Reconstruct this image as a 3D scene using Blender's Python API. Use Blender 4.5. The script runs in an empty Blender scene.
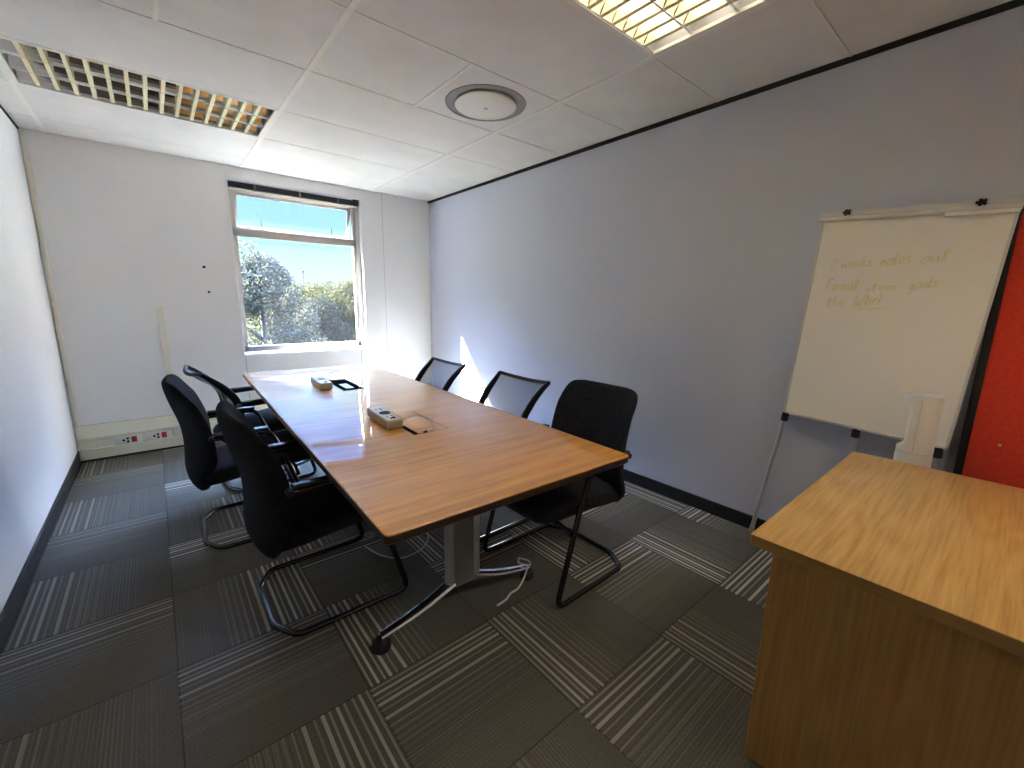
import bpy, bmesh, math, random
from mathutils import Vector, Matrix, Euler

random.seed(7)
S = bpy.context.scene
C = bpy.context.collection
PI = math.pi

# ------------------------------------------------------------------ numbers
RW, RD, RH, YF = 3.195, 4.684, 2.442, -1.7        # room: x 0..RW, y YF..RD, height
WX0, WX1, WZ0, WZ1 = 1.205, 2.387, 0.775, 2.343    # window opening
CX, CH = 0.5895, 1.3093

# ------------------------------------------------------------------ camera
YAW, PITCH, ROLL = 0.6967, 0.1911, 0.0157
fwd = Vector((math.sin(YAW) * math.cos(PITCH), math.cos(YAW) * math.cos(PITCH), -math.sin(PITCH)))
rgt = Vector((math.cos(YAW), -math.sin(YAW), 0))
upv = rgt.cross(fwd)
r2 = math.cos(ROLL) * rgt + math.sin(ROLL) * upv
u2 = -math.sin(ROLL) * rgt + math.cos(ROLL) * upv
cam = bpy.data.cameras.new('camera')
cam.sensor_width = 36.0
cam.lens = 424.19 / 1024 * 36.0
cam.clip_start = 0.02
cam.clip_end = 500
camo = bpy.data.objects.new('camera', cam)
m = Matrix((r2, u2, -fwd)).transposed().to_4x4()
m.translation = Vector((CX, 0, CH))
camo.matrix_world = m
C.objects.link(camo)
S.camera = camo

# ------------------------------------------------------------------ view + world + sun + lamps
S.view_settings.view_transform = 'Standard'
S.view_settings.look = 'None'
S.view_settings.gamma = 1
S.view_settings.use_curve_mapping = False
S.view_settings.exposure = 3.5
S.cycles.max_bounces = 14
S.cycles.diffuse_bounces = 7
S.cycles.glossy_bounces = 6
S.cycles.transparent_max_bounces = 16
S.cycles.caustics_reflective = False
S.cycles.caustics_refractive = False
S.cycles.use_denoising = True
S.cycles.sample_clamp_indirect = 6.0

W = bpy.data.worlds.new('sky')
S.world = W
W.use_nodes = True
nt = W.node_tree
for n in list(nt.nodes):
    nt.nodes.remove(n)
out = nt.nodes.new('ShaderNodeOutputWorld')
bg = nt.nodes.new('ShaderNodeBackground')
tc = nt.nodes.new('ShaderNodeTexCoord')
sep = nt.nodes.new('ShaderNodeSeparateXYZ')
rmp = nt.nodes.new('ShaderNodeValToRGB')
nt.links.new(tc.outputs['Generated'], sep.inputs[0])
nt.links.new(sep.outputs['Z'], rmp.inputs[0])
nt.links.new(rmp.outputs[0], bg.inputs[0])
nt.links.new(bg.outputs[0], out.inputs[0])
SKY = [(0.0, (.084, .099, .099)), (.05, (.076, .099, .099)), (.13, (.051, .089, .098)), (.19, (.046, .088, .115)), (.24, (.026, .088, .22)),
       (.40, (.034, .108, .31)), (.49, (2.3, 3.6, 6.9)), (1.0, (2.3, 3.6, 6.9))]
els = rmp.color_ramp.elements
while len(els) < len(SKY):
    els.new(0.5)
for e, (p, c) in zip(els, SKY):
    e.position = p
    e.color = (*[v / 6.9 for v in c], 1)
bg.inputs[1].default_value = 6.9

sun = bpy.data.lights.new('sun', 'SUN')
sun.energy = 28.0
sun.angle = math.radians(0.53)
sun.color = (1.0, .985, .96)
suno = bpy.data.objects.new('sun', sun)
sd = Vector((1, -.834, -1.028)).normalized()
suno.rotation_euler = sd.to_track_quat('-Z', 'Y').to_euler()
suno.location = (-6, 10, 9)
C.objects.link(suno)

# ------------------------------------------------------------------ materials
def mat(name, col, rough=.6, metal=0, spec=.5, coat=0, coat_rough=.05, ior=None):
    mt = bpy.data.materials.new(name)
    mt.use_nodes = True
    b = mt.node_tree.nodes['Principled BSDF']
    b.inputs['Base Color'].default_value = (*col, 1)
    b.inputs['Roughness'].default_value = rough
    b.inputs['Metallic'].default_value = metal
    b.inputs['Specular IOR Level'].default_value = spec
    b.inputs['Coat Weight'].default_value = coat
    b.inputs['Coat Roughness'].default_value = coat_rough
    if ior:
        b.inputs['IOR'].default_value = ior
    return mt

def nodes(mt):
    t = mt.node_tree
    return t, t.nodes['Principled BSDF']

def mottle(mt, c1, c2, scale=3, detail=4, bump=0, bump_scale=200, stretch=(1, 1, 1)):
    """two close tones mixed by noise, plus an optional fine bump"""
    t, b = nodes(mt)
    co = t.nodes.new('ShaderNodeTexCoord')
    mp = t.nodes.new('ShaderNodeMapping')
    mp.inputs['Scale'].default_value = stretch
    no = t.nodes.new('ShaderNodeTexNoise')
    no.inputs['Scale'].default_value = scale
    no.inputs['Detail'].default_value = detail
    mx = t.nodes.new('ShaderNodeValToRGB')
    mx.color_ramp.elements[0].position = .3
    mx.color_ramp.elements[1].position = .7
    mx.color_ramp.elements[0].color = (*c1, 1)
    mx.color_ramp.elements[1].color = (*c2, 1)
    t.links.new(co.outputs['Object'], mp.inputs[0])
    t.links.new(mp.outputs[0], no.inputs['Vector'])
    t.links.new(no.outputs[0], mx.inputs[0])
    t.links.new(mx.outputs[0], b.inputs['Base Color'])
    if bump:
        n2 = t.nodes.new('ShaderNodeTexNoise')
        n2.inputs['Scale'].default_value = bump_scale
        bp = t.nodes.new('ShaderNodeBump')
        bp.inputs['Strength'].default_value = bump
        bp.inputs['Distance'].default_value = .004
        t.links.new(co.outputs['Object'], n2.inputs['Vector'])
        t.links.new(n2.outputs[0], bp.inputs['Height'])
        t.links.new(bp.outputs[0], b.inputs['Normal'])
    return mt

def wood(name, dark, mid, light, scale, stretch, rough=.3, coat=0., coat_rough=.04, coat_ior=1.5, panel=None, swirl=.0):
    """stretched noise grain; swirl bends it into cathedral figure; panel = (axis scale) tints veneer leaves"""
    mt = mat(name, mid, rough, coat=coat, coat_rough=coat_rough)
    t, b = nodes(mt)
    b.inputs['Coat IOR'].default_value = coat_ior
    co = t.nodes.new('ShaderNodeTexCoord')
    mp = t.nodes.new('ShaderNodeMapping')
    mp.inputs['Scale'].default_value = stretch
    t.links.new(co.outputs['Object'], mp.inputs[0])
    vec = mp.outputs[0]
    if swirl:
        wn = t.nodes.new('ShaderNodeTexNoise')
        wn.inputs['Scale'].default_value = 1.0
        wn.inputs['Detail'].default_value = 1.5
        t.links.new(vec, wn.inputs['Vector'])
        wv = t.nodes.new('ShaderNodeMath')
        wv.operation = 'MULTIPLY'
        wv.inputs[1].default_value = swirl
        t.links.new(wn.outputs[0], wv.inputs[0])
        fr = t.nodes.new('ShaderNodeMath')
        fr.operation = 'SINE'
        t.links.new(wv.outputs[0], fr.inputs[0])
        ring = fr.outputs[0]
        m2p = t.nodes.new('ShaderNodeMapping')
        m2p.inputs['Scale'].default_value = [v * v if v > 1.5 else v for v in stretch]
        t.links.new(co.outputs['Object'], m2p.inputs[0])
        vec = m2p.outputs[0]
    no = t.nodes.new('ShaderNodeTexNoise')
    no.inputs['Scale'].default_value = scale
    no.inputs['Detail'].default_value = 6
    no.inputs['Roughness'].default_value = .62
    t.links.new(vec, no.inputs['Vector'])
    fac = no.outputs[0]
    if swirl:
        mm = t.nodes.new('ShaderNodeMath')
        mm.operation = 'MULTIPLY_ADD'
        mm.inputs[1].default_value = .055
        t.links.new(ring, mm.inputs[0])
        t.links.new(fac, mm.inputs[2])
        sb = t.nodes.new('ShaderNodeMath')
        sb.operation = 'SUBTRACT'
        sb.inputs[1].default_value = .0
        t.links.new(mm.outputs[0], sb.inputs[0])
        fac = sb.outputs[0]
    rp = t.nodes.new('ShaderNodeValToRGB')
    rp.color_ramp.elements[0].position = .32
    rp.color_ramp.elements[0].color = (*dark, 1)
    rp.color_ramp.elements[1].position = .68
    rp.color_ramp.elements[1].color = (*light, 1)
    e = rp.color_ramp.elements.new(.5)
    e.color = (*mid, 1)
    t.links.new(fac, rp.inputs[0])
    col = rp.outputs[0]
    if panel:
        axis, size, off = panel
        sp = t.nodes.new('ShaderNodeSeparateXYZ')
        t.links.new(co.outputs['Object'], sp.inputs[0])
        a = t.nodes.new('ShaderNodeMath')
        a.operation = 'ADD'
        a.inputs[1].default_value = off
        t.links.new(sp.outputs[axis], a.inputs[0])
        d = t.nodes.new('ShaderNodeMath')
        d.operation = 'DIVIDE'
        d.inputs[1].default_value = size
        t.links.new(a.outputs[0], d.inputs[0])
        f = t.nodes.new('ShaderNodeMath')
        f.operation = 'FLOOR'
        t.links.new(d.outputs[0], f.inputs[0])
        wnz = t.nodes.new('ShaderNodeTexWhiteNoise')
        wnz.noise_dimensions = '1D'
        t.links.new(f.outputs[0], wnz.inputs['W'])
        mr = t.nodes.new('ShaderNodeMapRange')
        mr.inputs['To Min'].default_value = .86
        mr.inputs['To Max'].default_value = 1.1
        t.links.new(wnz.outputs[0], mr.inputs[0])
        hv = t.nodes.new('ShaderNodeHueSaturation')
        t.links.new(mr.outputs[0], hv.inputs['Value'])
        t.links.new(col, hv.inputs['Color'])
        col = hv.outputs[0]
    t.links.new(col, b.inputs['Base Color'])
    return mt

M = {}
M['wall_white'] = mottle(mat('white_wall_paint', (.8, .8, .8), .55), (.76, .765, .77), (.79, .79, .79), 1.5)
M['wall_back'] = mottle(mat('grey_white_panel', (.6, .6, .6), .5), (.74, .74, .73), (.77, .77, .76), 1.2)
M['wall_right'] = mottle(mat('lilac_grey_paint', (.42, .42, .45), .5), (.54, .57, .675), (.58, .61, .72), 1.1, bump=.05, bump_scale=120)
M['ceiling'] = mottle(mat('ceiling_board', (.7, .7, .67), .9), (.65, .65, .64), (.71, .71, .705), 5, 6)
M['tee'] = mat('ceiling_tee_enamel', (.74, .73, .69), .5)
M['black_trim'] = mat('ceiling_trim_black', (.015, .015, .015), .8)
M['black_skirting'] = mat('black_skirting', (.008, .008, .009), .5)
M['cream'] = mat('cream_trunking', (.70, .68, .55), .45)
M['white_plastic'] = mat('white_plastic', (.72, .72, .70), .35)
M['grey_plastic'] = mat('pale_grey_plastic', (.50, .51, .53), .4)
M['red_plastic'] = mat('red_switch', (.55, .03, .03), .3)
M['hole'] = mat('dark_hole', (.008, .008, .008), .8, spec=0)
M['frame_alu'] = mat('window_aluminium', (.45, .42, .38), .4, .3)
M['sill'] = mat('white_reveal_plaster', (.74, .74, .74), .6)
M['blind'] = mat('dark_blind_slat', (.018, .018, .026), .4)
M['chrome'] = mat('chrome', (.84, .87, .92), .16, 1)
M['alu'] = mat('satin_aluminium', (.62, .66, .72), .38, .8)
M['col_grey'] = mat('grey_column_panel', (.20, .22, .25), .4)
M['black_plastic'] = mat('black_plastic', (.012, .012, .013), .5, spec=.35)
M['black_tube'] = mat('black_gloss_tube', (.010, .010, .012), .18, spec=.7)
M['arm'] = mat('black_armrest', (.012, .012, .014), .25, spec=.7)
M['fabric'] = mottle(mat('black_fabric', (.010, .010, .014), .95, spec=.15), (.011, .012, .017), (.020, .021, .028), 40, bump=.25, bump_scale=900)
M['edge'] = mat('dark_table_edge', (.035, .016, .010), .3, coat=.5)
M['tablewood'] = wood('table_veneer', (.60, .24, .020), (.75, .335, .030), (.86, .41, .046), 3.0, (1.0, 14, 14), .42,
                      coat=1.0, coat_rough=.025, coat_ior=1.54, panel=('Y', .73, 5.06))
M['oak'] = wood('oak_top', (.41, .225, .062), (.53, .31, .095), (.60, .365, .128), 5.0, (.8, 4.5, 4.5), .38, coat=.25, coat_rough=.2, swirl=95)
M['oak_side'] = wood('oak_side', (.36, .18, .048), (.44, .235, .066), (.52, .28, .086), 5.0, (4.5, 4.5, .6), .45, coat=.15, coat_rough=.25, swirl=80)
M['oak_edge'] = wood('oak_edge', (.26, .135, .036), (.33, .18, .05), (.38, .21, .062), 5.0, (9, 1, 9), .4)
M['red_felt'] = mottle(mat('red_felt', (.5, .03, .012), .95, spec=.1), (.70, .058, .034), (.82, .074, .046), 60, bump=.25, bump_scale=700)
M['wb'] = mat('whiteboard_enamel', (.92, .90, .85), .22)
M['wb_frame'] = mat('whiteboard_frame', (.66, .65, .63), .4)
M['ink'] = mat('yellow_marker', (.86, .75, .40), .6)
M['mirror'] = mat('louvre_mirror', (.86, .86, .86), .09, 1)
M['blade'] = mat('louvre_blade', (.78, .74, .50), .4)
M['housing'] = mat('luminaire_housing', (.25, .25, .25), .5)
M['tube_off'] = mat('unlit_tube', (.8, .8, .78), .3)
M['cable_white'] = mat('white_cable', (.55, .55, .53), .5)
M['bark'] = mottle(mat('bark', (.10, .08, .06), .9), (.025, .02, .016), (.05, .04, .03), 12)
M['concrete'] = mottle(mat('concrete', (.5, .48, .45), .9), (.45, .43, .40), (.55, .53, .5), 2)
M['lawn'] = mottle(mat('dry_lawn', (.014, .015, .005), 1.0, spec=0), (.0125, .0130, .0038), (.0165, .0165, .0058), .35, 5)

mt = mat('lit_tube', (1, .9, .75), .4)
b = mt.node_tree.nodes['Principled BSDF']
b.inputs['Emission Color'].default_value = (1.0, .86, .66, 1)
b.inputs['Emission Strength'].default_value = 3.0
M['tube_on'] = mt
mt = mt.copy()
mt.name = 'fill_lamp_tube'
mt.node_tree.nodes['Principled BSDF'].inputs['Emission Strength'].default_value = 6.8  # stronger tube for the added lamp behind the camera
M['tube_fill'] = mt

# glass: clear pane with a faint reflection and a trace of dust
mt = bpy.data.materials.new('window_glass')
mt.use_nodes = True
t = mt.node_tree
t.nodes.remove(t.nodes['Principled BSDF'])
tr = t.nodes.new('ShaderNodeBsdfTransparent')
tr.inputs[0].default_value = (.97, .98, .97, 1)
gl = t.nodes.new('ShaderNodeBsdfGlossy')
gl.inputs['Roughness'].default_value = .02
du = t.nodes.new('ShaderNodeBsdfTranslucent')
du.inputs[0].default_value = (.9, .92, .95, 1)
fc = t.nodes.new('ShaderNodeLayerWeight')
fc.inputs[0].default_value = .5
pw = t.nodes.new('ShaderNodeMath')
pw.operation = 'POWER'
pw.inputs[1].default_value = 5
lw = t.nodes.new('ShaderNodeMath')
lw.operation = 'MULTIPLY_ADD'
lw.inputs[1].default_value = .7
lw.inputs[2].default_value = .025
t.links.new(fc.outputs['Facing'], pw.inputs[0])
t.links.new(pw.outputs[0], lw.inputs[0])
m1 = t.nodes.new('ShaderNodeMixShader')
m2 = t.nodes.new('ShaderNodeMixShader')
m1.inputs[0].default_value = .0012
t.links.new(tr.outputs[0], m1.inputs[1])
t.links.new(du.outputs[0], m1.inputs[2])
t.links.new(lw.outputs[0], m2.inputs[0])
t.links.new(m1.outputs[0], m2.inputs[1])
t.links.new(gl.outputs[0], m2.inputs[2])
t.links.new(m2.outputs[0], t.nodes['Material Output'].inputs[0])
M['glass'] = mt

# see-through mesh fabric of the net-backed chairs
mt = mat('net_fabric', (.06, .06, .065), .7)
t, b = nodes(mt)
tr = t.nodes.new('ShaderNodeBsdfTransparent')
mx = t.nodes.new('ShaderNodeMixShader')
mx.inputs[0].default_value = .68
t.links.new(tr.outputs[0], mx.inputs[1])
t.links.new(b.outputs[0], mx.inputs[2])
t.links.new(mx.outputs[0], t.nodes['Material Output'].inputs[0])
M['net'] = mt

def leaf_mat(name, c1, c2, c3):
    mt = mat(name, c2, .8, spec=.06)
    t, b = nodes(mt)
    g = t.nodes.new('ShaderNodeNewGeometry')
    r = t.nodes.new('ShaderNodeValToRGB')
    r.color_ramp.elements[0].color = (*c1, 1)
    r.color_ramp.elements[1].color = (*c3, 1)
    e = r.color_ramp.elements.new(.5)
    e.color = (*c2, 1)
    t.links.new(g.outputs['Random Per Island'], r.inputs[0])
    t.links.new(r.outputs[0], b.inputs['Base Color'])
    tl = t.nodes.new('ShaderNodeBsdfTranslucent')
    t.links.new(r.outputs[0], tl.inputs[0])
    mx = t.nodes.new('ShaderNodeMixShader')
    mx.inputs[0].default_value = .35
    t.links.new(b.outputs[0], mx.inputs[1])
    t.links.new(tl.outputs[0], mx.inputs[2])
    t.links.new(mx.outputs[0], t.nodes['Material Output'].inputs[0])
    return mt
M['leaf_grey'] = leaf_mat('grey_green_leaves', (.0135, .0165, .0125), (.028, .029, .021), (.055, .052, .033))
M['leaf_dark'] = leaf_mat('dark_green_leaves', (.0045, .0065, .0042), (.0105, .0112, .0068), (.023, .021, .0115))
M['leaf_yellow'] = leaf_mat('yellow_green_leaves', (.010, .0115, .0022), (.0175, .017, .0036), (.030, .0255, .0062))
M['leaf_conifer'] = leaf_mat('conifer_needles', (.022, .035, .028), (.035, .048, .036), (.055, .066, .05))

# carpet: half metre tiles, quarter turned, each with bold pale lines at one edge fading to a fine rib
def carpet():
    mt = mat('striped_carpet_tile', (.04, .04, .04), .95, spec=.12)
    t, b = nodes(mt)
    N, L = t.nodes, t.links
    def mth(op, a, bb=None, c=None):
        n = N.new('ShaderNodeMath')
        n.operation = op
        for i, v in enumerate((a, bb, c)):
            if v is None:
                continue
            if isinstance(v, (int, float)):
                n.inputs[i].default_value = v
            else:
                L.new(v, n.inputs[i])
        return n.outputs[0]
    co = N.new('ShaderNodeTexCoord')
    sp = N.new('ShaderNodeSeparateXYZ')
    L.new(co.outputs['Object'], sp.inputs[0])
    X = mth('DIVIDE', mth('SUBTRACT', sp.outputs['X'], 1.513 - 5), .5)
    Y = mth('DIVIDE', mth('SUBTRACT', sp.outputs['Y'], .746 - 5), .5)
    fx, fy = mth('FLOOR', X), mth('FLOOR', Y)
    ux, uy = mth('FRACT', X), mth('FRACT', Y)
    par = mth('MODULO', mth('ADD', fx, fy), 2)            # 0: lines along y, 1: lines along x
    wn = N.new('ShaderNodeTexWhiteNoise')
    wn.noise_dimensions = '2D'
    cv = N.new('ShaderNodeCombineXYZ')
    L.new(fx, cv.inputs[0])
    L.new(fy, cv.inputs[1])
    L.new(cv.outputs[0], wn.inputs['Vector'])
    rnd = wn.outputs[0]
    # the column of tiles at fx == 8 starts its bold lines further in
    col8 = mth('COMPARE', fx, 8, .1)
    uyl = mth('SUBTRACT', 1, uy)
    ux2 = mth('ABSOLUTE', mth('SUBTRACT', ux, mth('MULTIPLY', col8, .86)))
    u = mth('ADD', mth('MULTIPLY', par, uyl), mth('MULTIPLY', mth('SUBTRACT', 1, par), ux2))
    rp = N.new('ShaderNodeValToRGB')
    rp.color_ramp.interpolation = 'CONSTANT'
    base, hi, md = .0, 1.0, .55
    st = [(0, 0), (.018, md), (.032, 0), (.060, hi), (.082, 0), (.112, md), (.126, 0), (.150, hi), (.174, 0), (.205, .4), (.217, 0),
          (.262, hi * .8), (.286, 0), (.335, .38), (.347, 0), (.385, .3), (.396, 0), (.43, .24), (.44, 0), (.475, .2), (.485, 0), (.52, .14), (.53, 0)]
    els = rp.color_ramp.elements
    while len(els) < len(st):
        els.new(.9)
    for e, (p, v) in zip(els, st):
        e.position = p
        e.color = (v, v, v, 1)
    L.new(u, rp.inputs[0])
    bold = mth('MULTIPLY', rp.outputs[0], mth('ADD', .35, mth('MULTIPLY', rnd, .75)))
    # the tiles along the left wall carry fainter lines
    left = mth('LESS_THAN', fx, 7.5)
    bold = mth('MULTIPLY', bold, mth('SUBTRACT', 1, mth('MULTIPLY', left, .55)))
    ln = mth('MULTIPLY', u, 44)
    saw = mth('FRACT', ln)
    w1 = N.new('ShaderNodeTexWhiteNoise')
    w1.noise_dimensions = '2D'
    c2 = N.new('ShaderNodeCombineXYZ')
    L.new(mth('FLOOR', ln), c2.inputs[0])
    L.new(rnd, c2.inputs[1])
    L.new(c2.outputs[0], w1.inputs['Vector'])
    rib = mth('MULTIPLY', mth('MULTIPLY', mth('GREATER_THAN', saw, .66), mth('ADD', .25, mth('MULTIPLY', w1.outputs[0], 1.1))), mth('SUBTRACT', .13, mth('MULTIPLY', mth('ABSOLUTE', mth('SUBTRACT', u, .55)), .30)))
    rib = mth('MAXIMUM', rib, 0)
    no = N.new('ShaderNodeTexNoise')
    no.inputs['Scale'].default_value = 160
    no.inputs['Detail'].default_value = 3
    L.new(co.outputs['Object'], no.inputs['Vector'])
    pile = mth('MULTIPLY', mth('SUBTRACT', no.outputs[0], .5), .22)
    seam = mth('MAXIMUM', mth('LESS_THAN', ux, .008), mth('LESS_THAN', uy, .008))
    f = mth('ADD', mth('MAXIMUM', mth('ADD', bold, rib), 0), pile)
    f = mth('SUBTRACT', f, mth('MULTIPLY', seam, .12))
    f = mth('MINIMUM', mth('MAXIMUM', mth('ADD', f, .12), 0), 1.1)
    mx = N.new('ShaderNodeMix')
    mx.data_type = 'RGBA'
    mx.inputs[6].default_value = (.054, .052, .043, 1)
    mx.inputs[7].default_value = (.58, .55, .48, 1)
    L.new(f, mx.inputs[0])
    L.new(mx.outputs[2], b.inputs['Base Color'])
    bp = N.new('ShaderNodeBump')
    bp.inputs['Strength'].default_value = .35
    bp.inputs['Distance'].default_value = .004
    L.new(no.outputs[0], bp.inputs['Height'])
    L.new(bp.outputs[0], b.inputs['Normal'])
    return mt
M['carpet'] = carpet()

# ------------------------------------------------------------------ mesh builder
class MB:
    def __init__(s):
        s.v, s.f, s.mi, s.sm = [], [], [], []
        s.mats = []
        s.cur = 0
    def use(s, m):
        if m not in s.mats:
            s.mats.append(m)
        s.cur = s.mats.index(m)
        return s
    def add(s, vs, fs, smooth=False):
        o = len(s.v)
        s.v += [tuple(v) for v in vs]
        for f in fs:
            s.f.append([o + i for i in f])
            s.mi.append(s.cur)
            s.sm.append(smooth)
        return s
    def box(s, a, b, mtx=None):
        x0, y0, z0 = a
        x1, y1, z1 = b
        vs = [Vector(p) for p in ((x0, y0, z0), (x1, y0, z0), (x1, y1, z0), (x0, y1, z0), (x0, y0, z1), (x1, y0, z1), (x1, y1, z1), (x0, y1, z1))]
        if mtx:
            vs = [mtx @ v for v in vs]
        return s.add(vs, [(0, 3, 2, 1), (4, 5, 6, 7), (0, 1, 5, 4), (1, 2, 6, 5), (2, 3, 7, 6), (3, 0, 4, 7)])
    def quad(s, *p):
        return s.add(p, [(0, 1, 2, 3)])
    def rbox(s, a, b, r=.004, seg=2, mtx=None):
        """bevelled box"""
        bm = bmesh.new()
        bmesh.ops.create_cube(bm, size=1)
        a, b = Vector(a), Vector(b)
        for v in bm.verts:
            v.co = Vector([(a[i] + b[i]) / 2 + v.co[i] * (b[i] - a[i]) for i in range(3)])
        bmesh.ops.bevel(bm, geom=list(bm.edges), offset=r, segments=seg, profile=.5, affect='EDGES')
        bm.verts.index_update()
        vs = [v.co.copy() for v in bm.verts]
        if mtx:
            vs = [mtx @ v for v in vs]
        s.add(vs, [[v.index for v in f.verts] for f in bm.faces], True)
        bm.free()
        return s
    def tube(s, pts, r, n=10, closed=False, flat=1.0, caps=True):
        """round (or flattened) rod along a polyline; r may be a list"""
        pts = [Vector(p) for p in pts]
        k = len(pts)
        rs = r if isinstance(r, (list, tuple)) else [r] * k
        tang = []
        for i in range(k):
            if closed:
                d = pts[(i + 1) % k] - pts[i - 1]
            else:
                d = pts[min(i + 1, k - 1)] - pts[max(i - 1, 0)]
            tang.append(d.normalized())
        ref = Vector((0, 0, 1)) if abs(tang[0].z) < .9 else Vector((0, 1, 0))
        nx = tang[0].cross(ref).normalized()
        rings = []
        for i in range(k):
            nx = (nx - nx.dot(tang[i]) * tang[i]).normalized()
            ny = tang[i].cross(nx)
            rings.append([pts[i] + rs[i] * (math.cos(a) * nx + flat * math.sin(a) * ny) for a in [2 * PI * j / n for j in range(n)]])
        vs = [p for rg in rings for p in rg]
        fs = []
        for i in range(k if closed else k - 1):
            o, q = i * n, ((i + 1) % k) * n
            for j in range(n):
                fs.append((o + j, o + (j + 1) % n, q + (j + 1) % n, q + j))
        if caps and not closed:
            fs.append(list(range(n - 1, -1, -1)))
            fs.append([(k - 1) * n + j for j in range(n)])
        return s.add(vs, fs, True)
    def lathe(s, prof, c=(0, 0, 0), n=24, axis=None):
        """profile of (r, h) turned about an axis through c"""
        c = Vector(c)
        q = Vector(axis or (0, 0, 1)).normalized().to_track_quat('Z', 'Y')
        vs, fs = [], []
        for (r, h) in prof:
            for j in range(n):
                a = 2 * PI * j / n
                vs.append(c + q @ Vector((r * math.cos(a), r * math.sin(a), h)))
        for i in range(len(prof) - 1):
            for j in range(n):
                fs.append((i * n + j, i * n + (j + 1) % n, (i + 1) * n + (j + 1) % n, (i + 1) * n + j))
        if prof[0][0] > 1e-6:
            fs.append(list(range(n - 1, -1, -1)))
        if prof[-1][0] > 1e-6:
            fs.append([(len(prof) - 1) * n + j for j in range(n)])
        return s.add(vs, fs, True)
    def loft(s, rings, caps=True):
        n = len(rings[0])
        vs = [p for r in rings for p in r]
        fs = []
        for i in range(len(rings) - 1):
            for j in range(n):
                fs.append((i * n + j, i * n + (j + 1) % n, (i + 1) * n + (j + 1) % n, (i + 1) * n + j))
        if caps:
            fs.append(list(range(n - 1, -1, -1)))
            fs.append([(len(rings) - 1) * n + j for j in range(n)])
        return s.add(vs, fs, True)
    def prism(s, poly, a, b):
        """extrude a list of points by the two offset vectors a..b"""
        a, b = Vector(a), Vector(b)
        n = len(poly)
        vs = [Vector(p) + a for p in poly] + [Vector(p) + b for p in poly]
        fs = [list(range(n - 1, -1, -1)), list(range(n, 2 * n))]
        fs += [(i, (i + 1) % n, n + (i + 1) % n, n + i) for i in range(n)]
        return s.add(vs, fs)
    def build(s, name, m=None, parent=None, fix=True):
        me = bpy.data.meshes.new(name)
        me.from_pydata(s.v, [], s.f)
        if m is not None and not s.mats:
            s.mats = [m]
        for x in s.mats:
            me.materials.append(M[x] if isinstance(x, str) else x)
        for p, i, sm in zip(me.polygons, s.mi, s.sm):
            p.material_index = i
            p.use_smooth = sm
        if fix:
            bm = bmesh.new()
            bm.from_mesh(me)
            bmesh.ops.recalc_face_normals(bm, faces=bm.faces)
            bm.to_mesh(me)
            bm.free()
        me.set_sharp_from_angle(angle=math.radians(42))
        o = bpy.data.objects.new(name, me)
        C.objects.link(o)
        if parent:
            o.parent = parent
        return o

def tag(o, label, cat, group=None):
    o['label'] = label
    o['category'] = cat
    if group:
        o['group'] = group
    return o

def thing(name, label, cat, loc=(0, 0, 0), rz=0, group=None):
    o = bpy.data.objects.new(name, None)
    o.empty_display_size = .1
    C.objects.link(o)
    o.location = loc
    o.rotation_euler = (0, 0, rz)
    return tag(o, label, cat, group)

def struct(mb, name, m=None, parent=None, fix=True):
    o = mb.build(name, m, parent, fix)
    if not parent:
        o['kind'] = 'structure'
    return o

def dup(root, loc, rz, label, group=None):
    r = root.copy()
    C.objects.link(r)
    r.location = loc
    r.rotation_euler = (0, 0, rz)
    r['label'] = label
    if group:
        r['group'] = group
    for ch in list(root.children):
        c = ch.copy()
        C.objects.link(c)
        c.parent = r
        for g in list(ch.children):
            d = g.copy()
            C.objects.link(d)
            d.parent = c
    return r

def fillet(pts, rad, n=5):
    """round the inner corners of a polyline"""
    pts = [Vector(p) for p in pts]
    res = [pts[0]]
    for i in range(1, len(pts) - 1):
        a, b, c = pts[i - 1], pts[i], pts[i + 1]
        r = rad[i] if isinstance(rad, (list, tuple)) else rad
        r = min(r, .48 * (a - b).length, .48 * (c - b).length)
        p, q = b + (a - b).normalized() * r, b + (c - b).normalized() * r
        for k in range(n + 1):
            u = k / n
            res.append((1 - u) ** 2 * p + 2 * u * (1 - u) * b + u * u * q)
    res.append(pts[-1])
    return res

def smooth(pts, n=6):
    """Catmull-Rom through points"""
    P = [Vector(p) for p in pts]
    P = [2 * P[0] - P[1]] + P + [2 * P[-1] - P[-2]]
    res = []
    for i in range(1, len(P) - 2):
        for k in range(n):
            t = k / n
            a, b, c, d = P[i - 1], P[i], P[i + 1], P[i + 2]
            res.append(.5 * ((2 * b) + (c - a) * t + (2 * a - 5 * b + 4 * c - d) * t * t + (3 * b - a - 3 * c + d) * t ** 3))
    res.append(P[-2])
    return res

def lerp_table(tab, x):
    if x <= tab[0][0]:
        return tab[0][1:]
    for a, b in zip(tab, tab[1:]):
        if x <= b[0]:
            t = (x - a[0]) / (b[0] - a[0])
            return [u + (w - u) * t for u, w in zip(a[1:], b[1:])]
    return tab[-1][1:]

# ------------------------------------------------------------------ room shell
struct(MB().box((-.02, YF - .02, -.06), (RW + .02, RD + .3, 0)), 'floor', 'carpet')
struct(MB().box((-.15, YF - .15, -.05), (0, RD + .3, 2.75)), 'wall_left', 'wall_white')
struct(MB().box((RW, YF - .15, -.05), (RW + .15, RD + .3, 2.75)), 'wall_right', 'wall_right')
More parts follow.
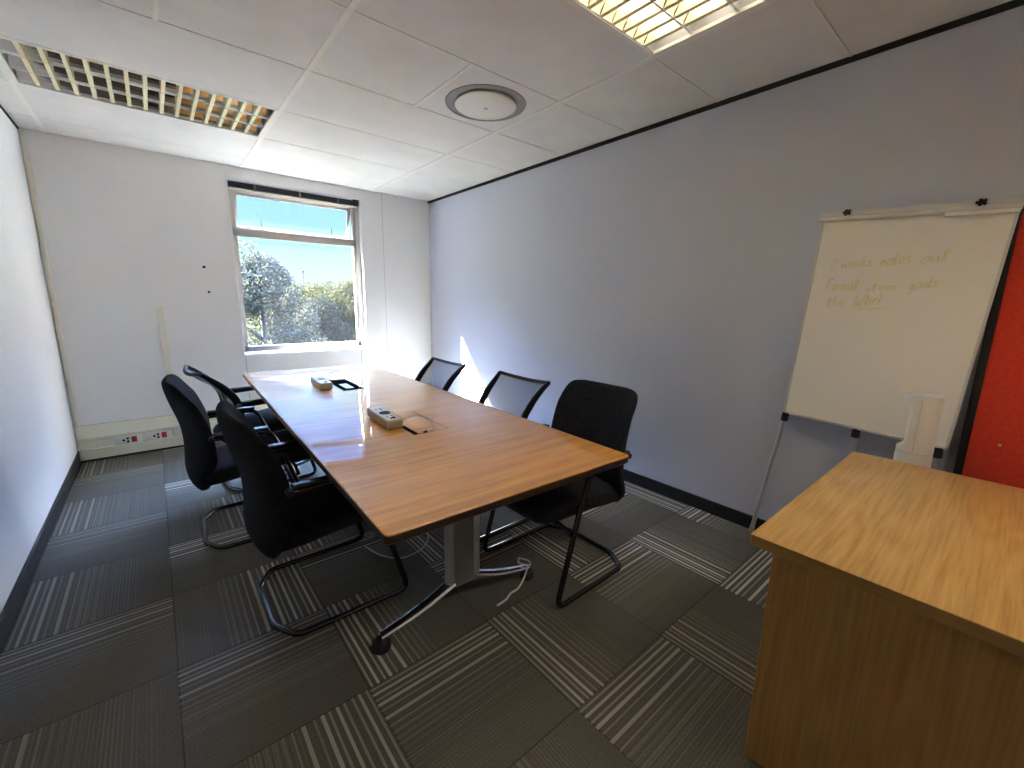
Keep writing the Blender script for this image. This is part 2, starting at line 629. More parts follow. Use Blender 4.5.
# window wall, .26 thick, with the opening cut out
b = MB()
D1 = RD + .26
b.use('wall_back')
b.box((0, RD, 0), (WX0, D1, 2.75)).box((WX1, RD, 0), (RW, D1, 2.75))
b.box((WX0, RD, 0), (WX1, D1, WZ0)).box((WX0, RD, WZ1), (WX1, D1, 2.75))
struct(b, 'wall_back')
struct(MB().box((0, YF - .12, 0), (RW, YF, 2.75)), 'wall_front', 'wall_white')
struct(MB().box((-.15, RD + .26, 2.62), (RW + 3, RD + .66, 2.80)), 'trim_9', 'concrete')     # eave over the window, outside

struct(MB().box((0, YF, 0), (.012, RD, .085)), 'baseboard_left', 'black_skirting')
struct(MB().box((RW - .014, YF, 0), (RW, RD - .06, .082)), 'baseboard_right', 'black_skirting')
struct(MB().box((RW - .012, YF, RH - .022), (RW, RD, RH + .004)), 'trim_1', 'black_trim')  # black trim where the right wall meets the ceiling
struct(MB().rbox((.008, RD - .016, .285), (.034, RD, RH), .004), 'trim_2', 'cream')             # conduit in the left corner
# cover strip left of the window
b = MB().use('cream').box((.607, RD - .006, .40), (.652, RD, 1.222)).use('wall_back').box((.577, RD - .003, .40), (.606, RD, 1.21))
struct(b, 'trim_3')
# joints of the wall panels
b = MB()
for x in (WX0 + .003, WX1 - .075):
    b.box((x, RD - .0012, .29), (x + .004, RD, WZ0 - .005))
b.box((2.62, RD - .0008, .29), (2.623, RD, RH))
b.box((.034, RD - .0012, .283), (RW, RD, .288))
struct(b, 'trim_4', 'housing')
# cream dado trunking along the foot of the window wall
prof = [(0, .018), (.060, .018), (.060, .098), (.046, .104), (.046, .166), (.058, .172), (.058, .192), (.030, .215), (.004, .285), (0, .285)]
b = MB().prism([(0, RD - d, z) for d, z in prof], (.013, 0, 0), (RW - .001, 0, 0))
struct(b, 'trim_5', 'cream')
struct(MB().box((.012, RD - .058, 0), (RW, RD, .018)), 'baseboard_back', 'black_skirting')

# ceiling boards and grid
CS = .606
XA, XB = 1.322, 2.517
rows = [1.92 + CS * k for k in range(-6, 5)]
rows = [y for y in rows if YF < y < RD - .05]
ye = [YF] + rows + [RD]
L1 = (XA - 1.19, XA, 1.92 + 2 * CS, 1.92 + 3 * CS)       # luminaire openings
L2 = (XA, XB, 1.92 - 2 * CS, 1.92 - CS)
L_FILL = (XA, XB, 1.92 - 5 * CS, 1.92 - 4 * CS)  # opening for the added fill lamp behind the camera
VENT = (XB - .603, XB, 1.92, 1.92 + CS)
cb = MB()
tee = MB()
cols_ = [0, XA - 1.19, XA, XB, RW]
for j in range(len(ye) - 1):
    y0, y1 = ye[j], ye[j + 1]
    cs = list(cols_)
    if abs(y0 - 1.92) < .05:
        cs = [0, XA - 1.19, XA - .595, XA, XB - .603, XB, RW]
    for i in range(len(cs) - 1):
        x0, x1 = cs[i], cs[i + 1]
        mx, my = (x0 + x1) / 2, (y0 + y1) / 2
        if any(a < mx < b_ and c < my < d for a, b_, c, d in (L1, L2, L_FILL, VENT)):
            continue
        g = .0045
        cb.box((x0 + g, y0 + g, RH + .002), (x1 - g, y1 - g, RH + .016))
    for x in cs[1:-1]:
        w = .012 if x in (XA, XB, XA - 1.19) else .009
        tee.box((x - w, y0, RH - .0015), (x + w, y1, RH + .002))
        tee.box((x - .0015, y0, RH + .002), (x + .0015, y1, RH + .04))
for y in rows:
    tee.box((0, y - .0045, RH - .0008), (RW, y + .0045, RH + .002))
    tee.box((0, y - .0015, RH + .002), (RW, y + .0015, RH + .04))
struct(cb, 'ceiling', 'ceiling')
struct(tee, 'trim_6', 'tee')
struct(MB().box((-.15, YF - .15, RH + .26), (RW + .15, RD + .26, RH + .30)), 'trim_7', 'housing')   # slab above the ceiling boards
struct(MB().box((0, YF, RH - .008), (.008, RD, RH + .004)), 'trim_8', 'black_trim')  # thin black strip where the left wall meets the ceiling

# ------------------------------------------------------------------ window
YW = RD + .065       # plane of the window frame
fx0, fx1, fz0, fz1 = WX0 + .012, WX1 - .040, WZ0 + .018, 2.268
wf = MB()
wf.rbox((fx0, YW, fz0), (fx0 + .036, YW + .05, fz1 + .04), .003)
wf.rbox((fx1 - .036, YW, fz0), (fx1, YW + .05, fz1 + .04), .003)
wf.rbox((fx0, YW, fz0), (fx1, YW + .05, fz0 + .058), .003)
wf.rbox((fx0, YW, fz1 - .012), (fx1, YW + .05, fz1 + .04), .003)
wf.rbox((fx0, YW, 1.866), (fx1, YW + .028, 1.936), .003)
win = struct(wf, 'window_1', 'frame_alu')
g = MB().box((fx0 + .03, YW + .022, fz0 + .04), (fx1 - .03, YW + .026, 1.872))
g.build('glass_pane', 'glass', win)
# top hung sash pushed open at the bottom
sash = MB()
th = math.radians(17)
mt_ = Matrix.Translation((0, YW + .03, fz1 - .012)) @ Matrix.Rotation(th, 4, 'X')
sx0, sx1, sh = fx0 + .034, fx1 - .034, .322
for a, b_ in (((sx0, 0, -sh), (sx0 + .03, .03, 0)), ((sx1 - .03, 0, -sh), (sx1, .03, 0)), ((sx0, 0, -.03), (sx1, .03, 0)), ((sx0, 0, -sh), (sx1, .022, -sh + .022))):
    sash.rbox(a, b_, .003, mtx=mt_)
so = sash.build('opening_sash', 'frame_alu', win)
MB().box((sx0 + .025, .012, -sh + .025), (sx1 - .025, .016, -.025), mtx=mt_).build('glass_pane', 'glass', so)
for x in (1.452, 2.092):
    st = MB().rbox((x - .028, YW - .016, 1.930), (x + .028, YW + .012, 1.941), .002)
    st.tube([(x, YW - .004, 1.938), (x, YW - .004, 2.020)], .005, 8)
    st.tube([(x, YW - .004, 1.985), (x, YW + .03, 1.962)], .004, 6)
    st.build('window_stay', 'alu', win)
# plastered reveal and sill board
rv = MB()
rv.box((WX1 - .004, RD, WZ0), (WX1, D1, WZ1)).box((WX0, RD, WZ0), (WX0 + .004, D1, WZ1))
rv.box((WX0, RD, WZ1 - .004), (WX1, D1, WZ1))
rv.box((WX0 - .003, RD - .012, WZ0 - .012), (WX1 + .003, D1, WZ0 + .006))
rv.box((fx1, YW, WZ0), (WX1, YW + .05, WZ1)).box((WX0, YW, WZ0), (fx0, YW + .05, WZ1)).box((WX0, YW, fz1 + .03), (WX1, YW + .05, WZ1))
rv.box((WX0 - .010, RD - .009, WZ0), (WX0, RD + .01, WZ1 + .012)).box((WX0 - .010, RD - .009, WZ1), (WX1 + .008, RD + .01, WZ1 + .012))
struct(rv, 'window_sill', 'sill', win)

bl = thing('venetian_blind', 'dark venetian blind drawn up into a stack at the top of the window', 'blind', (0, RD + .012, 2.340))
hb = MB().rbox((WX0 + .008, 0, -.014), (WX1 - .012, .045, 0), .003)
hb.build('headrail', 'alu', bl)
b = MB()
for k in range(13):
    z = -.017 - k * .0042
    b.box((WX0 + .012, .002, z - .0026), (WX1 - .035, .050, z))
b.build('slat_stack', 'blind', bl)
MB().rbox((WX0 + .012, .0, -.078), (WX1 - .035, .052, -.066), .003).build('bottom_rail', 'frame_alu', bl)
for x in (1.42, 1.80, 2.16):
    MB().box((x - .008, -.003, -.076), (x + .008, .0, -.02)).build('ladder_tape', 'housing', bl)
b = MB().rbox((WX1 - .075, -.006, -.07), (WX1 - .018, .04, -.004), .004)
b.build('tilter', 'black_plastic', bl)

# dark fixing holes left in the window wall
for x, z, r, lab in ((.969, 1.568, .012, 'upper of the two dark plugged holes in the wall left of the window'), (.984, 1.354, .010, 'lower of the two dark plugged holes in the wall left of the window')):
    tag(MB().lathe([(r, 0), (r, .002), (r * .5, .003), (0, .003)], (x, RD, z), 12, (0, -1, 0)).build('wall_plug', 'hole'), lab, 'wall plug')

# ------------------------------------------------------------------ sockets in the trunking
def socket(x0, x1, label, switched):
    y = RD - .046
    t_ = thing('power_socket', label, 'power socket', ((x0 + x1) / 2, y, .135), 0, 'sockets in the trunking')
    w = (x1 - x0) / 2
    MB().rbox((-w, -.012, -.036), (w, 0, .036), .003).build('face_plate', 'white_plastic', t_)
    h = MB()
    for dx, dz in ((-w * .35, 0), (-w * .05, .012), (-w * .05, -.014)):
        h.lathe([(.009, 0), (.009, .0015), (0, .0015)], (dx, -.0125, dz), 10, (0, -1, 0))
    h.build('pin_holes', 'hole' if switched else 'grey_plastic', t_)
    if switched:
        MB().rbox((w * .22, -.017, -.024), (w * .62, -.011, .024), .003).build('rocker_switch', 'red_plastic', t_)
    else:
        MB().rbox((w * .22, -.016, -.018), (w * .62, -.011, .018), .003).build('rocker_switch', 'white_plastic', t_)
socket(.225, .395, 'white socket with a red rocker switch in the trunking, nearest the left corner', True)
socket(.420, .590, 'second socket from the left corner, white with a red rocker switch', True)
socket(.610, .775, 'all-white socket plate in the trunking just left of the chair backs', False)

# ------------------------------------------------------------------ ceiling luminaires
def luminaire(rect, label, lit):
    x0, x1, y0, y1 = rect
    x0, x1, y0, y1 = x0 + .012, x1 - .012, y0 + .006, y1 - .006
    cx, cy = (x0 + x1) / 2, (y0 + y1) / 2
    hx, hy = (x1 - x0) / 2, (y1 - y0) / 2
    t_ = thing('ceiling_light', label, 'ceiling light', (cx, cy, RH), 0)
    f = MB()
    for a, b_ in (((-hx, -hy, -.002), (hx, -hy + .014, .012)), ((-hx, hy - .014, -.002), (hx, hy, .012)), ((-hx, -hy, -.002), (-hx + .014, hy, .012)), ((hx - .014, -hy, -.002), (hx, hy, .012))):
        f.box(a, b_)
    f.build('rim', 'tee', t_)
    h = MB()
    h.box((-hx, -hy, .115), (hx, hy, .12)).box((-hx, -hy, 0), (-hx + .003, hy, .115)).box((hx - .003, -hy, 0), (hx, hy, .115))
    h.box((-hx, -hy, 0), (hx, -hy + .003, .115)).box((-hx, hy - .003, 0), (hx, hy, .115))
    h.build('housing', 'housing', t_)
    ix, iy = hx - .014, hy - .014
    pitch = 2 * iy / 3
    rf = MB()
    for k in range(3):
        yc = -iy + pitch * (k + .5)
        for sgn in (-1, 1):
            ring = []
            for q in range(7):                       # parabolic side of one trough
                u = q / 6
                yy = yc + sgn * (pitch / 2 - .004 - .055 * u ** 1.7)
                zz = .004 + .085 * u
                ring.append((yy, zz))
            for (ya, za), (yb, zb) in zip(ring, ring[1:]):
                rf.add([(-ix, ya, za), (ix, ya, za), (ix, yb, zb), (-ix, yb, zb)], [(0, 1, 2, 3)], True)
        if k < 2:
            yr = yc + pitch / 2
            rf.box((-ix, yr - .004, .003), (ix, yr + .004, .0045))
    rf.build('reflector', 'mirror', t_, fix=False)
    bl_ = MB()
    nb = 14
    for i in range(1, nb + 1):
        x = -ix + 2 * ix * i / (nb + 1)
        for k in range(3):
            yc = -iy + pitch * (k + .5)
            hw = pitch / 2 - .005
            # a V shaped cross blade: wide at the mouth, closing upwards
            poly = [(x - .009, yc - hw, .004), (x + .009, yc - hw, .004), (x + .001, yc - hw + .02, .052), (x - .001, yc - hw + .02, .052)]
            pol2 = [(px_, yc + hw if j < 2 else yc + hw - .02, pz_) for j, (px_, _, pz_) in enumerate(poly)]
            bl_.add(poly + pol2, [(0, 1, 2, 3), (7, 6, 5, 4), (0, 4, 5, 1), (1, 5, 6, 2), (2, 6, 7, 3), (3, 7, 4, 0)])
    bl_.build('cross_blades', 'blade', t_)
    for k in range(3):
        yc = -iy + pitch * (k + .5)
        MB().tube([(-ix + .02, yc, .088), (ix - .02, yc, .088)], .013, 10).build('lamp_tube', {0: 'tube_off', 1: 'tube_on', 2: 'tube_fill'}[lit], t_)
    return t_
luminaire(L1, 'unlit louvred ceiling light with mirror reflectors, beside the left wall in front of the window', 0)
luminaire(L2, 'lit louvred ceiling light glowing warm yellow, cut off by the top of the photo', 1)

luminaire(L_FILL, 'added louvred ceiling light, unseen behind the camera, brightening the desk and whiteboard', 2)  # added lamp out of view, lifts the desk and whiteboard

# round air vent in its own square board
vc = ((VENT[0] + VENT[1]) / 2, (VENT[2] + VENT[3]) / 2)
vt = thing('air_vent', 'round white air vent with a raised centre disc set in a square ceiling board', 'air vent', (vc[0], vc[1], RH))
hs = .2965
R0 = .236
b = MB()
nn = 48
rin = [(R0 * math.cos(2 * PI * i / nn), R0 * math.sin(2 * PI * i / nn)) for i in range(nn)]
def sq(a):
    c, s_ = math.cos(a), math.sin(a)
    k = hs / max(abs(c), abs(s_))
    return (c * k, s_ * k)
rout = [sq(2 * PI * i / nn) for i in range(nn)]
b.add([(x, y, .001) for x, y in rin] + [(x, y, .001) for x, y in rout], [(i, (i + 1) % nn, nn + (i + 1) % nn, nn + i) for i in range(nn)])
b.build('board', 'ceiling', vt)
MB().lathe([(R0, .001), (R0 - .003, -.003), (R0 - .010, -.001), (R0 - .016, .03), (R0 - .03, .08), (R0 - .07, .12), (0, .12)], n=48).build('throat', 'housing', vt)
dsk = MB().lathe([(0, .012), (.08, .012), (.170, .004), (.180, -.004), (.180, -.012), (.172, -.017), (.08, -.021), (0, -.022)], n=48).build('centre_disc', 'tee', vt)
MB().lathe([(.012, 0), (.010, .006), (0, .007)], (0, 0, -.021), 12, (0, 0, -1)).build('screw_cap', 'grey_plastic', dsk)
MB().tube([(0, 0, .01), (0, 0, .09)], .02, 10).build('stem', 'alu', vt)

# ------------------------------------------------------------------ conference table
TR = -.0327
tb = thing('conference_table', 'long wooden conference table with a glossy top on grey columns and chrome feet', 'table', (1.513, 2.387, 0), TR)
TL, TWd, TZ = 2.932, .987, .73
def rrect(hx, hy, r, n=5):
    p = []
    for cx, cy, a0 in ((hx - r, hy - r, 0), (-hx + r, hy - r, 90), (-hx + r, -hy + r, 180), (hx - r, -hy + r, 270)):
        for k in range(n + 1):
            a = math.radians(a0 + 90 * k / n)
            p.append((cx + r * math.cos(a), cy + r * math.sin(a)))
    return p
HX, HY = TWd / 2, TL / 2
def slab(levels):
    b = MB()
    b.loft([[Vector((x, y, z)) for x, y in rrect(HX - ins, HY - ins, max(.02 - ins * .3, .006))] for z, ins in levels])
    return b
slab([(.7242, .0012), (.727, 0), (.7288, .001), (.7296, .0025), (.73, .005)]).build('tabletop', 'tablewood', tb)
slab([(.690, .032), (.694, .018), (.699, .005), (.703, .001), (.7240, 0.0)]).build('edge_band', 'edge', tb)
# flush cable hatches in the top
def hatch(cx, cy, opened):
    hb_ = MB()
    if opened:
        hb_.use('hole').box((-.055, -.21, .7301), (.075, .21, .7307), Matrix.Translation((cx, cy, 0)))
        hb_.use('edge')
        for a, b_ in (((-.060, -.215, .730), (-.055, .215, .7315)), ((.075, -.215, .730), (.08, .215, .7315))):
            hb_.box(a, b_, Matrix.Translation((cx, cy, 0)))
        hb_.use('cable_white').box((-.02, -.15, .7307), (.03, .02, .7325), Matrix.Translation((cx, cy, 0)))
    else:
        hb_.use('hole').box((-.012, -.19, .7301), (.012, -.03, .7306), Matrix.Translation((cx, cy, 0)))
        hb_.box((-.012, -.192, .7301), (.16, -.189, .7304), Matrix.Translation((cx, cy, 0)))
        hb_.box((.157, -.192, .7301), (.16, .19, .7303), Matrix.Translation((cx, cy, 0)))
    hb_.build('cable_hatch', None, tb)
# columns with chrome T feet
def stand(y):
    cz0, cz1 = .15, .70
    colm = MB().rbox((-.046, y - .020, cz0 - .02), (.046, y + .022, cz1), .006).build('column', 'col_grey', tb)
    for sx in (-1, 1):
        b = MB().tube([(sx * .061, y, cz0 - .012), (sx * .061, y, cz1)], .022, 16, flat=1.0)
        b.build('post', 'alu', colm)
    for sx in (-1, 1):
        rings = []
        for q in range(9):
            u = q / 8
            x = sx * (.05 + .315 * u)
            z = .150 - .095 * u - .012 * math.sin(PI * u)
            w, h = .030 - .011 * u, .019 - .009 * u
            rings.append([Vector((x, y + w * math.cos(a), z + h * math.sin(a))) for a in [2 * PI * j / 12 for j in range(12)]])
        ft = MB().loft(rings).build('foot', 'chrome', tb)
        MB().lathe([(0, 0), (.034, 0), (.037, .010), (.034, .028), (.022, .043), (.010, .050), (0, .051)], (sx * .362, y, 0), 18).build('glide', 'black_plastic', ft)
    MB().rbox((-.30, y - .03, .672), (.30, y + .03, .692), .004).build('top_bearer', 'black_plastic', tb)
stand(-1.015)
stand(.95)
MB().rbox((-.025, -1.0, .645), (.025, .93, .672), .003).build('spine_beam', 'black_plastic', tb)

def tloc(x, y):          # world floor point -> table frame
    c, s_ = math.cos(-TR), math.sin(-TR)
    dx, dy = x - 1.513, y - 2.387
    return (c * dx - s_ * dy, s_ * dx + c * dy)
hx_, hy_ = tloc(1.425, 1.83)
hatch(hx_, hy_, False)
hx_, hy_ = tloc(1.535, 2.95)
hatch(hx_, hy_, True)

# power units lying on the table
def power_unit(name, label, loc, rz, L):
    t_ = thing(name, label, 'power socket', loc, rz, 'power units on the table')
    body = MB().rbox((-.038, -L / 2, .004), (.038, L / 2, .046), .006, 3)
    bo = body.build('body', 'grey_plastic', t_)
    MB().rbox((-.034, -L / 2 + .004, .045), (.034, L / 2 - .004, .0485), .002).build('socket_face', 'white_plastic', t_)
    for k, yy in enumerate((L * .27, -L * .30)):
        h = MB()
        for dx, dy in ((-.014, 0), (.010, .012), (.010, -.012)):
            h.lathe([(.0055, 0), (.0055, .001), (0, .001)], (dx, yy + dy, .0485), 8)
        h.build('socket_holes', 'hole', t_)
    MB().lathe([(.026, 0), (.026, .003), (.020, .004), (.018, .0015), (0, .0015)], (0, -.01, .0485), 20).build('round_socket', 'black_plastic', t_)
    MB().rbox((-.012, -L * .42, .048), (.014, -L * .42 + .012, .052), .002).build('rocker_switch', 'hole', t_)
    for yy in (-L * .35, L * .35):
        MB().box((-.03, yy - .01, .0), (.03, yy + .01, .005)).build('foot_pad', 'black_plastic', t_)
    return t_
power_unit('power_unit', 'grey three-way power unit lying on the table beside the curled cable', (1.385, 1.905, TZ), math.radians(-4), .29)
power_unit('power_unit', 'grey power unit at the window end of the table by the open cable hatch', (1.405, 2.98, TZ), math.radians(-4), .30)
# curled cable of the near unit
loop = smooth([(1.405, 1.765, .752), (1.437, 1.765, .775), (1.475, 1.752, .782), (1.512, 1.720, .772), (1.522, 1.680, .750), (1.500, 1.645, .738), (1.470, 1.640, .7355)], 6)
lc = thing('coiled_cable', 'short white cable curling up from the near power unit on the table', 'cable', (0, 0, 0))
MB().tube(loop, .0032, 8).build('flex', 'cable_white', lc)
MB().tube([(1.470, 1.640, .7355), (1.452, 1.636, .7355)], .005, 8).build('plug', 'black_plastic', lc)

# ------------------------------------------------------------------ chairs
def frame_parts(t_):
    R = .0125
    # one continuous cantilever tube: arm, front upright, floor rail, across the back and mirrored
    fl = R
    half = [(.075, .262, .606), (.335, .268, .614), (.40, .268, .45), (.53, .268, fl), (.065, .262, fl), (.0, .15, fl)]
    path = half + [(x, -y, z) for x, y, z in reversed(half)]
    rad = [0, .05, .05, .055, .03, .03, .03, .03, .055, .05, .05, 0]
    MB().tube(fillet(path, rad, 6), R, 10).build('tube_frame', 'black_tube', t_)
    for sy in (1, -1):
        pad = MB().rbox((.085, sy * .266 - .021, .619), (.33, sy * .266 + .021, .637), .008, 3)
        p = pad.build('armrest', 'arm', t_)
        MB().tube([(.078, sy * .280, .606), (.078, sy * .205, .606)], .013, 12).build('arm_joint', 'black_plastic', p)
    # cross bars carrying the seat
    b = MB()
    for x, z in ((.44, .377), (.375, .497)):
        pass
    b.tube([(.455, -.27, .335), (.455, -.20, .352), (.455, .20, .352), (.455, .27, .335)], .011, 8)
    b.build('seat_bearer', 'black_tube', t_)

def superring(cen, ax_w, ax_t, hw, ht, curve=0, n=28, e=2.6, fwd_ax=None):
    ring = []
    for j in range(n):
        a = 2 * PI * j / n
        c, s_ = math.cos(a), math.sin(a)
        w = hw * math.copysign(abs(c) ** (2 / e), c)
        tt = ht * math.copysign(abs(s_) ** (2 / e), s_)
        p = cen + ax_w * w + ax_t * tt
        if curve:
            p = p + ax_t * (curve * (abs(w) / .23) ** 2)
        ring.append(p)
    return ring

def seat_part(t_, m='fabric'):
    # x, z centre, half width, half thickness
    tab = [(-.02, .370, .12, .02), (.0, .370, .17, .040), (.04, .374, .205, .054), (.12, .386, .225, .056), (.25, .405, .235, .054), (.40, .420, .238, .055), (.50, .424, .235, .056), (.545, .420, .225, .050), (.57, .414, .205, .034), (.58, .410, .17, .012)]
    rings = []
    for x, z, hw, ht in tab:
        rings.append(superring(Vector((x, 0, z)), Vector((0, 1, 0)), Vector((.0, 0, 1)), hw, ht, 0, 28, 3.2))
    # fine sampling between the stations
    MB().loft(rings).build('seat', m, t_)

def padded_chair(name, label, loc, rz, group):
    t_ = thing(name, label, 'chair', loc, rz, group)
    frame_parts(t_)
    seat_part(t_)
    prof = [(.046, .312), (.020, .340), (.002, .40), (.004, .48), (.004, .56), (-.006, .64), (-.026, .71), (-.048, .775), (-.064, .83), (-.074, .872), (-.078, .892)]
    pts = smooth([(x, 0, z) for x, z in prof], 3)
    k = len(pts)
    rings = []
    for i, p in enumerate(pts):
        d = (pts[min(i + 1, k - 1)] - pts[max(i - 1, 0)]).normalized()
        nrm = Vector((0, 1, 0)).cross(d)          # forward normal
        hw, ht = lerp_table([(.312, .15, .016), (.33, .195, .034), (.365, .225, .046), (.45, .240, .046), (.60, .242, .040), (.72, .240, .034), (.80, .236, .029), (.84, .230, .026), (.868, .216, .023), (.884, .190, .017), (.892, .14, .006)], p.z)
        cv = .068 * min(1, max(0, (p.z - .32) / .15)) * min(1, max(.45, (1.02 - p.z) / .27))
        rings.append(superring(p, Vector((0, 1, 0)), nrm, hw, ht, cv, 32, 3.0))
    MB().loft(rings).build('backrest', 'fabric', t_)
    return t_

def net_chair(name, label, loc, rz, group):
    t_ = thing(name, label, 'chair', loc, rz, group)
    frame_parts(t_)
    seat_part(t_)
    prof = smooth([(.085, 0, .455), (.085, 0, .56), (.068, 0, .64), (.036, 0, .69), (-.006, 0, .742), (-.062, 0, .795), (-.108, 0, .835)], 5)
    def hw(z):
        return lerp_table([(.45, .205), (.60, .215), (.74, .222), (.80, .228), (.84, .240)], z)[0]
    def sag(y, z, h):       # backrest dished between its side frames
        return -.035 * (1 - (y / h) ** 2)
    grid, n = [], 12
    for p in prof:
        h = hw(p.z)
        grid.append([Vector((p.x + sag(h * (2 * j / n - 1), p.z, h), h * (2 * j / n - 1), p.z - .018 * (1 - (2 * j / n - 1) ** 2) * (1 if p.z > .79 else max(0, (p.z - .69) / .1)))) for j in range(n + 1)])
    vs = [q for r in grid for q in r]
    fs = [(i * (n + 1) + j, i * (n + 1) + j + 1, (i + 1) * (n + 1) + j + 1, (i + 1) * (n + 1) + j) for i in range(len(grid) - 1) for j in range(n)]
    bk = MB().add(vs, fs, True).build('net_back', 'net', t_, fix=False)
    fr = MB()
    for j in (0, n):                         # blade-shaped side rails
        rings = []
        for i, r in enumerate(grid):
            d = (grid[min(i + 1, len(grid) - 1)][j] - grid[max(i - 1, 0)][j]).normalized()
            nrm = Vector((0, 1, 0)).cross(d).normalized()
            u_ = i / (len(grid) - 1)
            dep = .024 - .012 * max(0, (u_ - .6) / .4)
            rings.append(superring(r[j], Vector((0, 1, 0)), nrm, .010, dep, 0, 12, 3))
        fr.loft(rings)
    fr.tube(grid[-1], .0115, 8)
    fr.tube(grid[0], .013, 8)
    fr.build('back_frame', 'black_plastic', t_)
    return t_

GA = 'black padded chairs around the table'
GN = 'net-backed chairs around the table'
ca = padded_chair('office_chair', 'black padded cantilever chair nearest the camera on the left side of the table', (.822, 1.90, 0), 0, GA)
dup(ca, (.672, 2.79, 0), math.radians(-2), 'middle chair on the left of the table, black padded back, behind the nearest one', GA)
dup(ca, (2.312, 1.372, 0), PI, 'black padded chair at the right near corner of the table, facing left', GA)
cn = net_chair('net_chair', 'net-backed chair at the far left end of the table, beside the socket wall', (.852, 3.48, 0), math.radians(6), GN)
dup(cn, (2.262, 2.02, 0), PI, 'net-backed chair in the middle of the right side of the table', GN)
dup(cn, (2.242, 2.90, 0), PI, 'net-backed chair on the right of the table, nearest the sunlit wall patch', GN)

# ------------------------------------------------------------------ oak desk
dk = thing('desk', 'oak-veneer desk in the right foreground with a thick overhanging top', 'desk', (1.715, .372, 0))
DL, DW = 1.6, 1.017
MB().rbox((0, -DL, .699), (DW, 0, .73), .0025, 2).build('desktop', 'oak', dk)
MB().box((-.0006, -DL + .003, .701), (0, -.003, .728)).build('edge_strip', 'oak_edge', dk)
MB().rbox((.078, -.060, 0), (DW - .05, -.034, .699), .0015, 1).build('end_panel', 'oak_side', dk)
MB().rbox((.078, -DL + .05, .004), (.096, -.060, .699), .0015, 1).build('front_panel', 'oak_side', dk)
MB().rbox((.078, -DL + .03, 0), (DW - .05, -DL + .05, .699), .0015, 1).build('end_panel', 'oak_side', dk)

# ------------------------------------------------------------------ white tower appliance behind the desk
tw = thing('tower_unit', 'white plastic tower-shaped appliance with a notch in its side, standing behind the desk', 'appliance', (2.84, .206, 0), math.radians(0))
R_ = .055
def cyl_sec(z, cut, n=36):
    """circle; the side facing away from the desk end (local +y) is cut back by a flat at y = cut"""
    ring = []
    for j in range(n):
        a = 2 * PI * j / n
        x, y = R_ * math.cos(a), R_ * math.sin(a)
        ring.append(Vector((x, min(y, cut), z)))
    return ring
MB().lathe([(R_ + .012, 0), (R_ + .012, .02), (R_, .03), (R_, .752)], n=36).build('base_section', 'white_plastic', tw)
MB().lathe([(R_ - .003, .752), (R_ - .003, .756)], n=36).build('joint_ring', 'grey_plastic', tw)
b = MB().loft([cyl_sec(z, c) for z, c in ((.756, 1), (.772, 1), (.790, .030), (.925, .030), (.943, 1), (.972, 1), (.978, 1))])
up_ = b.build('upper_section', 'white_plastic', tw)
MB().lathe([(R_ + .001, .974), (R_ - .004, .983), (0, .985)], n=36).build('cap', 'grey_plastic', tw)
MB().box((-R_ - .001, -.002, .757), (-R_ + .004, .0, .973)).build('seam', 'grey_plastic', tw)

# ------------------------------------------------------------------ flip chart easel
th = math.radians(3.0)
ez = thing('flipchart_easel', 'white flip-chart board on a tripod easel leaning against the right wall', 'whiteboard', (3.11, .4425, 0))
ZC = .736
BW, BH = .626, .962
def bw(u, v, d=0):       # board frame: u to the right as seen, v up, d out of the board; relative to the easel root
    return Vector((-d, -u * math.cos(th) - v * math.sin(th), ZC - u * math.sin(th) + v * math.cos(th)))
def bbox(mb, u0, u1, v0, v1, d0, d1):
    vs = [bw(u, v, d) for d in (d0, d1) for u, v in ((u0, v0), (u1, v0), (u1, v1), (u0, v1))]
    return mb.add(vs, [(0, 1, 2, 3), (7, 6, 5, 4), (0, 4, 5, 1), (1, 5, 6, 2), (2, 6, 7, 3), (3, 7, 4, 0)])
h = BW / 2
board = bbox(MB(), -h + .008, h - .008, .008, BH, -.016, 0).build('board', 'wb', ez)
b = MB()
bbox(b, -h, -h + .010, 0, BH, -.018, .004)
bbox(b, h - .010, h, 0, BH, -.018, .004)
bbox(b, -h, h, 0, .012, -.018, .004)
b.build('board_frame', 'wb_frame', ez)
# paper clamp bar along the top
b = MB()
bbox(b, -h - .004, h + .004, BH, BH + .036, -.018, .006)
prof = []
rings = []
for u in (-h - .004, h + .004):
    rings.append([bw(u, BH + .006 + .012 * math.cos(a), .010 + .010 * math.sin(a)) for a in [2 * PI * j / 12 for j in range(12)]])
b.loft(rings)
bar = b.build('clamp_bar', 'wb_frame', ez)
for u0, u1 in ((-.155, -.075), (.105, .165)):
    bbox(MB(), u0, u1, BH + .016, BH + .030, .006, .010).build('magnet_strip', 'cream', ez)
b = MB()
bbox(b, h - .20, h + .002, BH - .014, BH + .004, .001, .018)
b.build('paper_remnant', 'wb', ez)
for u in (-.218, .2075):
    c = bw(u, BH + .030, .012)
    k = MB()
    for q in range(5):
        a = 2 * PI * q / 5
        k.tube([c, c + Vector((-.004, math.cos(a) * .016, math.sin(a) * .014))], .006, 6)
    k.tube([c + Vector((-.012, 0, 0)), c + Vector((.02, 0, 0))], .007, 8)
    k.build('clamp_knob', 'black_plastic', ez)
